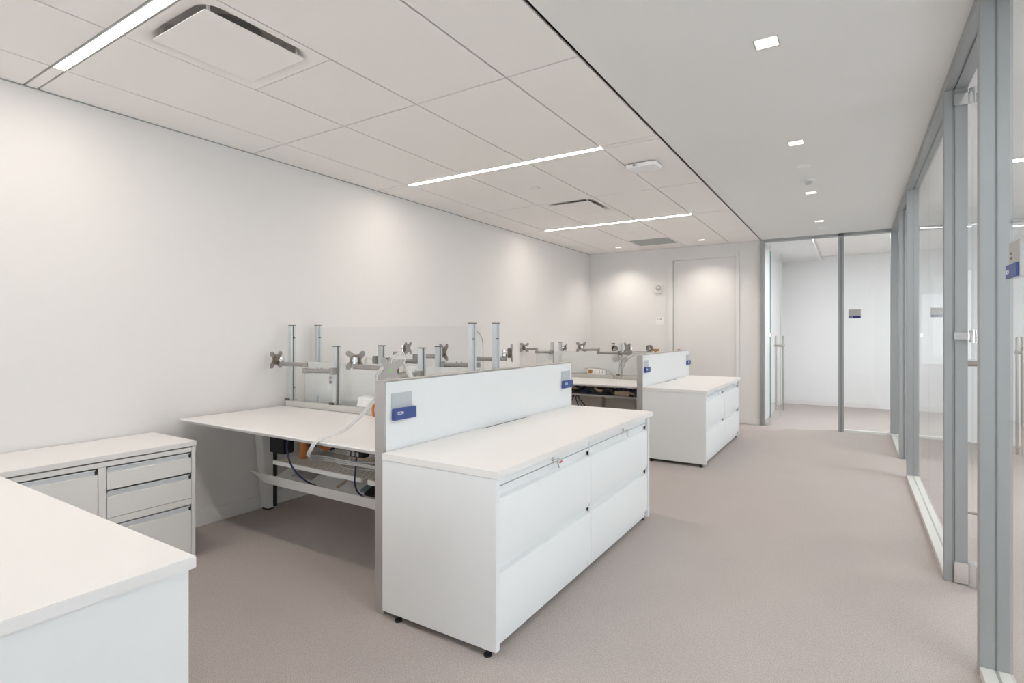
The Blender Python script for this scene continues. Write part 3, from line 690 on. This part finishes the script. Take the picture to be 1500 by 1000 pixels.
post_part(-2.425, FY2, ZR, 1.20, t, cap=False); clamp(-2.425, FY2, t)
arm(t, (-2.425, FY2-.03), (-2.68, 6.28), (-2.87, 6.20), 1.078, 1.118, (-.55, .8, 0), .125, plate_dz=.03)
arm(t, (-2.425, FY2-.03), (-2.27, 6.25), (-2.235, 6.20), 1.075, 1.095, (-.55, -.8, 0), .125, plate_dz=.05, roll=.1)
part('tilt_hub', MB().cyl((-2.47, FY2-.03, 1.01), (-2.47, FY2+.01, 1.01), .045, 18), 'alum', t)
part('tilt_hub', MB().cyl((-2.38, FY2-.03, 1.00), (-2.38, FY2+.02, 1.00), .04, 18), 'alum', t)
t = thing('monitor_arm', (-2.62, RY2, ZR), 'short rear post beside the farther desk arm pair', 'monitor arm', 'monitor arms on the farther desks')
post_part(-2.62, RY2, ZR, 1.19, t)
part('tilt_hub', MB().tube([(-2.60, RY2-.02, 1.125), (-2.60, RY2+.03, 1.125)], .035, 18), 'hub', t)
part('mounting_ring', MB().tube([(-2.59, RY2-.035, 1.12), (-2.59, RY2-.02, 1.12)], .022, 16), 'chrome', t)
t = thing('monitor_arm', (-2.17, RY2, ZR), 'thin rear arm with a round head just left of the farther divider', 'monitor arm', 'monitor arms on the farther desks')
post_part(-2.17, RY2+.02, ZR, 1.09, t)
part('arm_link', MB().bar((-2.36, 6.60, 1.085), (-2.10, 6.60, 1.09), .016, .014), 'armgrey', t)
part('tilt_hub', MB().tube([(-2.135, 6.575, 1.135), (-2.135, 6.625, 1.135)], .040, 22), 'hub', t)
part('mounting_ring', MB().tube([(-2.137, 6.560, 1.130), (-2.137, 6.575, 1.130)], .028, 18).cyl((-2.135, 6.6, 1.09), (-2.135, 6.6, 1.11), .012, 10), 'chrome', t)
for x, y, w_, z_, lab in ((-2.175, 6.97, .075, 1.118, 'brown box lid showing above the farther divider'), (-1.99, 7.40, .035, 1.105, 'tiny brown cap showing above the far end of the farther divider')):
    t = thing('brown_box_stand', (x, y, .757), lab, 'box')
    part('stand', MB().box(x-.012, x+.012, y-.012, y+.012, .757, z_-.03), 'armgrey', t)
    part('box', MB().box(x-w_/2, x+w_/2, y-.025, y+.025, z_-.03, z_), 'brown', t, bev=.002)

# ================================================================ UNDER THE NEAREST DESK
t = d1
part('shelf_lip', MB().box(-3.33, -2.47, 2.245, 2.262, .432, .460).box(-2.42, -1.95, 2.245, 2.262, .428, .458), 'warmsteel', t, bev=.002)
sl = MB()
for k in range(18): sl.box(-3.33, -1.95, 2.266+k*.020, 2.277+k*.020, .452, .456)
for x in (-3.33, -3.05, -2.68, -2.47, -2.42, -2.0): sl.box(x, x+.02, 2.262, 2.63, .446, .452)
part('perforated_shelf', sl, 'shelf', t, kind='stuff')
part('shelf_back', MB().box(-3.33, -1.95, 2.630, 2.636, .44, .60), 'shelf', t)
# sling tray with slanted front lip
lipz, boty = .352, 2.268
part('tray_lip', MB().add([(-3.585, 2.245, lipz), (-1.945, 2.245, lipz), (-1.945, boty, .282), (-3.44, boty, .282), (-3.585, 2.249, lipz), (-1.945, 2.249, lipz), (-1.945, boty+.004, .286), (-3.44, boty+.004, .286)],
     [(0, 1, 2, 3), (7, 6, 5, 4), (0, 4, 5, 1), (1, 5, 6, 2), (2, 6, 7, 3), (3, 7, 4, 0)]), 'warmsteel', t)
part('tray_floor', MB().prism([(boty+.005, .282), (2.62, .405), (2.62, .411), (boty+.005, .288)], 'x', -3.44, -1.945), 'warmsteel', t)
part('cable_cover', MB().box(-3.689, -3.672, 2.488, 2.512, .02, .46), 'black', t)
solo('equipment_box', MB().box(-3.60, -3.44, 2.40, 2.49, .455, .725), 'black', 'black equipment box under the nearest desk beside its left leg', 'box', bev=.004, loc=(-3.55, 2.52, .46))
t2 = thing('metal_rods', (-3.39, 2.50, .458), 'bundle of upright pale rods beside the black box under the nearest desk', 'rods')
for k in range(4): part('rod', MB().cyl((-3.415+k*.022, 2.51+.01*(k % 2), .457), (-3.415+k*.022, 2.51+.01*(k % 2), .726), .006, 8), ('alum', 'white', 'alum', 'cableg')[k], t2)
def on_tray(x, y, w_, d_, m, lab, cat, th=.012, name='pad'):
    f = lambda yy: .288+(yy-boty)*(.123/.352)
    n = MB().add([(x, y, f(y)), (x+w_, y, f(y)), (x+w_, y+d_, f(y+d_)), (x, y+d_, f(y+d_)), (x, y-.003, f(y)+th), (x+w_, y-.003, f(y)+th), (x+w_, y+d_-.003, f(y+d_)+th), (x, y+d_-.003, f(y+d_)+th)],
                 [(3, 2, 1, 0), (4, 5, 6, 7), (0, 1, 5, 4), (1, 2, 6, 5), (2, 3, 7, 6), (3, 0, 4, 7)])
    return solo(name, n, m, lab, cat, bev=.001)
on_tray(-3.30, 2.37, .20, .18, 'pad', 'square grey pad at the left in the sling tray', 'pad')
o_ = thing('socket_block', (-2.98, 2.45, .34), 'white socket block with dark outlets in the sling tray', 'power strip')
f_ = lambda yy: .288+(yy-boty)*(.123/.352)
part('housing', MB().add([(-3.04, 2.44, f_(2.44)), (-2.86, 2.44, f_(2.44)), (-2.86, 2.54, f_(2.54)), (-3.04, 2.54, f_(2.54)), (-3.04, 2.435, f_(2.44)+.018), (-2.86, 2.435, f_(2.44)+.018), (-2.86, 2.535, f_(2.54)+.018), (-3.04, 2.535, f_(2.54)+.018)],
     [(3, 2, 1, 0), (4, 5, 6, 7), (0, 1, 5, 4), (1, 2, 6, 5), (2, 3, 7, 6), (3, 0, 4, 7)]), 'white', o_)
for k in range(4):
    xx = -3.025+k*.042; yy = 2.475+.02*(k % 2); part('socket', MB().box(xx, xx+.022, yy, yy+.02, f_(yy)+.018, f_(yy)+.029), 'cap', o_)
on_tray(-2.62, 2.37, .22, .17, 'padblue', 'slate blue pad in the middle of the sling tray', 'pad')
on_tray(-2.56, 2.35, .20, .10, 'black', 'black folded pad overlapping the slate pad', 'pad', th=.016)
on_tray(-2.83, 2.36, .012, .15, 'tan', 'thin tan strip lying in the sling tray', 'strip', th=.008, name='strip')
on_tray(-2.30, 2.36, .03, .22, 'black', 'long narrow black bar in the sling tray', 'bar', th=.015, name='bar')
on_tray(-2.17, 2.36, .18, .12, 'brownd', 'dark brown pad at the right end of the sling tray', 'pad')
# hanging power block
t3 = thing('power_block', (-2.455, 2.20, .60), 'small black power block clipped under the nearest desk edge', 'power strip')
part('housing', MB().box(-2.52, -2.39, 2.18, 2.24, .598, .640), 'black', t3, bev=.006)
part('bracket', MB().box(-2.50, -2.41, 2.20, 2.23, .640, .7305), 'alum', t3)
for k in range(3): part('socket', MB().box(-2.51+k*.035, -2.488+k*.035, 2.175, 2.181, .606, .630), 'alum', t3)
def cable(name, pts, r, m, lab, cat='cable', group=None, n=8, sm=8):
    return solo(name, MB().tube(spline(pts, n), r, sm), m, lab, cat, group, loc=pts[0])
cable('cable', [(-2.45, 2.19, .60), (-2.46, 2.19, .52), (-2.475, 2.20, .44), (-2.47, 2.23, .37), (-2.45, 2.33, .300)], .005, 'cableb', 'black cord dropping from the power block into the sling tray')
cable('cable', [(-3.08, 2.30, .725), (-3.11, 2.22, .66), (-3.11, 2.20, .56), (-3.06, 2.20, .46), (-2.98, 2.23, .38), (-2.93, 2.34, .300)], .006, 'cableb', 'thick dark cord curving from the nearest desk into the sling tray')
# coiled bundle of orange, tan and dark cables
rc = random.Random(3)
for i in range(12):
    cx_, cy_, cz_ = -3.16+rc.uniform(-.12, .14), 2.44+rc.uniform(-.05, .05), .59+rc.uniform(-.03, .05)
    rr = rc.uniform(.035, .075); tilt = rc.uniform(-.6, .6); m = ('orange', 'cableb', 'tan', 'cableb', 'black', 'orange')[i % 6]
    pts = [(cx_+rr*math.cos(a)*1.2, cy_+rr*math.sin(tilt)*math.sin(a)*.6, cz_+rr*math.sin(a)*1.1) for a in [k*2*PI/12 for k in range(12)]]
    lb = {'orange': 'orange loop in the cable tangle under the nearest desk', 'cableb': 'dark blue loop in the cable tangle under the nearest desk', 'tan': 'tan loop in the cable tangle under the nearest desk', 'black': 'black loop in the cable tangle under the nearest desk'}[m]
    cable('coiled_cable', pts+[pts[0]], .012 if m == 'orange' else .008, m, lb, group='looped cables in the tangle, '+{'orange': 'orange', 'cableb': 'dark blue', 'tan': 'tan', 'black': 'black'}[m], n=4, sm=6)
solo('cable_pouch', MB().tube([(-3.23, 2.40, .460), (-3.20, 2.40, .49), (-3.20, 2.40, .60), (-3.21, 2.40, .66)], [.022, .034, .034, .014], 10), 'orange', 'orange wrapped cable pouch in the tangle under the nearest desk', 'pouch')
# white cables: sagging over the desk, down its front edge and along the shelf
pos3 = ('uppermost', 'middle', 'lowest')
for k in range(3):
    o_ = k*.010
    cable('white_cable', [(-1.975, 2.08, 1.075), (-2.045, 1.96, 1.0-o_), (-2.105+o_*.4, 1.93, .925-o_*.6), (-2.18+o_*.4, 1.92, .862-o_*.4), (-2.25+o_*.7, 1.90, .812-o_*.3), (-2.345+o_, 1.872, .776), (-2.375+o_, 1.838, .752), (-2.40+o_, 1.830, .715),
           (-2.46+o_, 1.86, .675), (-2.56+o_, 1.95, .640-o_), (-2.58, 2.06, .612-o_), (-2.50, 2.15, .580-o_), (-2.30, 2.20, .560-o_*.6), (-1.98, 2.22, .556-o_*1.4)],
          .0042, 'cablew', pos3[k]+' of the three white cables sagging across the nearest desk to its front edge', group='white cables across the nearest desk')
for k in range(5):
    z_ = .475+.018*k; w_ = (k % 2 == 0 or k == 4)
    cable('white_cable', [(-2.80+.04*k, 2.34+.02*k, z_+.02), (-2.70, 2.33+.02*k, z_-.006), (-2.5, 2.36+.015*k, z_+.004), (-2.25, 2.34+.02*k, z_), (-1.98, 2.36+.02*k, z_+.01)], .005, 'cablew' if w_ else 'tan',
          ('white' if w_ else 'tan')+' cable lying along the perforated shelf', group='%s cables along the perforated shelf' % ('white' if w_ else 'tan'))
# bundle arching right of and above the sticker plate
for k in range(7):
    a = k*.011; q = (k-3)*.014
    cable('white_cable', [(-2.13+q*.6, 2.16, 1.10+a*.3), (-2.115+q, 2.17, 1.185+a*.5), (-2.09+q, 2.17, 1.205-abs(q)*.5), (-2.062+a*.2, 2.155, 1.175-a*.6), (-2.025+a*.25, 2.15, 1.145-a*.7), (-1.985+a*.25, 2.16, 1.095-a*.9), (-1.955, 2.18, .98), (-1.958, 2.20+a, .86), (-1.97-a*.3, 2.22+a, .765)],
          .0030, 'cablew', 'white cable of the bundle arching behind the plate with the green sticker', group='white cable bundle behind the sticker plate', sm=6)
for k in range(3):
    cable('white_cable', [(-2.115-.006*k, 2.12, 1.165), (-2.135-.010*k, 2.10, 1.135), (-2.158-.014*k, 2.09, 1.095), (-2.155-.014*k, 2.09, 1.04), (-2.13-.012*k, 2.10, .95), (-2.10-.02*k, 2.13, .765)], .0032, 'cablew',
          'white cable hanging left of the plate with the green sticker', group='white cables left of the sticker plate', sm=6)
cable('grey_cable', [(-3.10, 2.93, 1.12), (-3.18, 2.95, 1.135), (-3.235, 2.98, 1.08), (-3.24, 3.02, 1.0), (-3.24, 3.05, .765)], .007, 'cablew', 'pale cable arching left from the brick on the rear left post')
cable('wire', [(-2.13, 2.915, 1.335), (-2.09, 2.915, 1.32), (-2.065, 2.915, 1.27), (-2.06, 2.915, 1.15), (-2.06, 2.915, .802)], .0028, 'cableg', 'thin grey wire with a hooked top between the two tall end posts')
# outlet box on the rail
t = thing('outlet_box', (-2.97, 2.72, .80), 'white desktop outlet box tilted against the nearer glass screen', 'power strip')
part('housing', MB().prism([(2.672, .8), (2.690, .868), (2.765, .868), (2.765, .8)], 'x', -2.99, -2.78), 'white', t, bev=.003)
for x in (-2.965, -2.90):
    part('socket', MB().add([(x, 2.6755, .82), (x+.026, 2.6755, .82), (x+.026, 2.683, .852), (x, 2.683, .852), (x, 2.680, .82), (x+.026, 2.680, .82), (x+.026, 2.688, .852), (x, 2.688, .852)],
         [(0, 1, 2, 3), (7, 6, 5, 4), (0, 4, 5, 1), (1, 5, 6, 2), (2, 6, 7, 3), (3, 7, 4, 0)]), 'ivory', t)
solo('orange_coil', MB().tube([(-2.735+.035*math.cos(a)*.4, 2.60, .80+.042*math.sin(a)) for a in [k*PI/8 for k in range(17)]], .008, 8, False), 'orange', 'orange cable coil beside the outlet box, half hidden by the divider', 'cable')

# ================================================================ UNDER THE FARTHER DESK
t = d3
part('shelf', MB().box(-3.42, -1.95, 5.80, 6.30, .590, .612), 'alum', t, bev=.003)
part('back_panel', MB().box(-3.60, -1.95, 6.30, 6.312, .10, .72), 'shelf', t, label='beige panel below the shelf')
part('shelf_support', MB().box(-2.62, -2.60, 6.2, 6.298, .02, .589), 'alum', t)
rc = random.Random(11)
for i in range(16):
    x = -3.1+i*.07+rc.uniform(-.03, .03); m = ('black', 'cableb', 'black', 'tan', 'black', 'cableb')[i % 6]
    nm = {'black': 'black', 'cableb': 'dark blue', 'tan': 'tan'}[m]
    pts = [(x-.10, 5.86+rc.uniform(0, .06), .635+rc.uniform(0, .05)), (x-.03, 5.84+rc.uniform(0, .08), .625+rc.uniform(0, .07)), (x+.05, 5.86+rc.uniform(0, .06), .63+rc.uniform(0, .06)), (x+.12, 5.88, .635+rc.uniform(0, .05))]
    cable('tangled_cable', pts, rc.uniform(.010, .018), m, nm+' cable packed on the shelf under the farther desk', group=nm+' cables on the shelf under the farther desk', n=4, sm=6)
solo('adapter_brick', MB().box(-2.30, -2.12, 5.85, 5.92, .613, .665), 'tan', 'tan block among the cables under the farther desk', 'adapter', bev=.006)
solo('adapter_brick', MB().box(-2.08, -1.97, 5.84, 5.92, .613, .690), 'navy', 'navy block at the divider end of the farther desk shelf', 'adapter', bev=.006)
solo('adapter_brick', MB().box(-2.62, -2.36, 5.86, 5.95, .613, .680), 'black', 'black block among the cables under the farther desk', 'adapter', bev=.006)
for k in range(7):
    x = -2.93+.02*k; m = ('cablew', 'black', 'black', 'cablew', 'black', 'cableg', 'black')[k]
    nm = {'cablew': 'white', 'black': 'black', 'cableg': 'grey'}[m]
    cable('hanging_cable', [(-2.86+.01*k, 6.0, .589), (-2.87+(k-3)*.02, 5.99, .54), (-2.87+(k-3)*.045, 6.0, .45), (-2.86+(k-3)*.06, 6.05, .34), (-2.84+(k-3)*.05, 6.12, .12), (-2.84+(k-3)*.05, 6.15, .02)], .006, m,
          nm+' cable hanging below the farther desk shelf', group=nm+' cables hanging below the farther shelf')
cable('hanging_cable', [(-2.13, 6.05, .589), (-2.14, 6.05, .53), (-2.12, 6.05, .45), (-2.12, 6.06, .30), (-2.13, 6.08, .02)], .005, 'cableg', 'single thin cord hanging near the farther divider under the desk')
# on the farther rail
t = thing('outlet_box', (-2.72, 6.36, ZR), 'white outlet box on the farther rail with a brown plug in it', 'power strip')
part('housing', MB().box(-2.86, -2.62, 6.345, 6.42, ZR, .868), 'white', t, bev=.003)
part('plug', MB().cyl((-2.815, 6.345, .84), (-2.815, 6.318, .84), .026, 18), 'brown', t, label='brown round plug')
for x in (-2.76, -2.70, -2.66):
    for z in (.822, .845): part('socket', MB().box(x, x+.012, 6.342, 6.346, z, z+.006), 'darktext', t)
cable('grey_cable', [(-2.815, 6.30, .835), (-2.95, 6.29, .81), (-3.10, 6.30, .805), (-3.17, 6.31, .835), (-3.22, 6.31, .812), (-3.35, 6.31, .805)], .004, 'cableg', 'thin grey wire wandering left from the farther outlet box')
cable('grey_cable', [(-2.90, 6.35, .872), (-2.80, 6.37, .880), (-2.66, 6.36, .873), (-2.57, 6.33, .86), (-2.50, 6.31, .80), (-2.48, 6.29, .762)], .004, 'cableg', 'thin grey wire draped over the farther outlet box')
for k, (x0, x1) in enumerate(((-2.36, -2.42), (-2.30, -2.37))):
    cable('grey_cable', [(-2.10-.05*(1-k), 6.30, 1.075), (x0+.10, 6.29, 1.07), (x0, 6.28, 1.0), (x1+.015, 6.27, .90), (x1, 6.27, .805), (x1-.01, 6.25, .764)], .0035, 'cableg',
          ('left' if k == 0 else 'right')+' one of two thin wires hanging from the farther arm pair')

# ================================================================ SIGNS ON THE GLASS
t = thing('name_plate', (.023, YB-.006, 1.52), 'grey sign with dark blue bar on the pane of the far glass front', 'sign')
part('plate', MB().box(-.048, .092, YB-.012, YB-.0065, 1.520, 1.638), 'insert2', t)
part('number_bar', MB().box(-.043, .090, YB-.018, YB-.012, 1.524, 1.552), 'darkblue', t)
lettering('3C10', .017, (-.036, YB-.0185, 1.532), (1, 0, 0), (0, 0, 1), 'lettering', t, 'text')
t = thing('name_plate', (XG-.004, 2.37, 1.5), 'grey sign with blue bar on the nearest partition post, close to the camera', 'sign')
part('plate', MB().box(.452, .456, 2.33, 2.47, 1.505, 1.625), 'insert2', t)
part('mount', MB().box(.456, .4575, 2.34, 2.46, 1.515, 1.615), 'insert', t)
part('number_bar', MB().box(.444, .452, 2.335, 2.475, 1.505, 1.55), 'blue', t, bev=.001)
part('inscription', MB().box(.4514, .452, 2.43, 2.455, 1.585, 1.592).box(.4514, .452, 2.42, 2.455, 1.568, 1.575), 'darktext', t)
lettering('3C11', .018, (.4435, 2.465, 1.520), (0, -1, 0), (0, 0, 1), 'lettering', t, 'text')
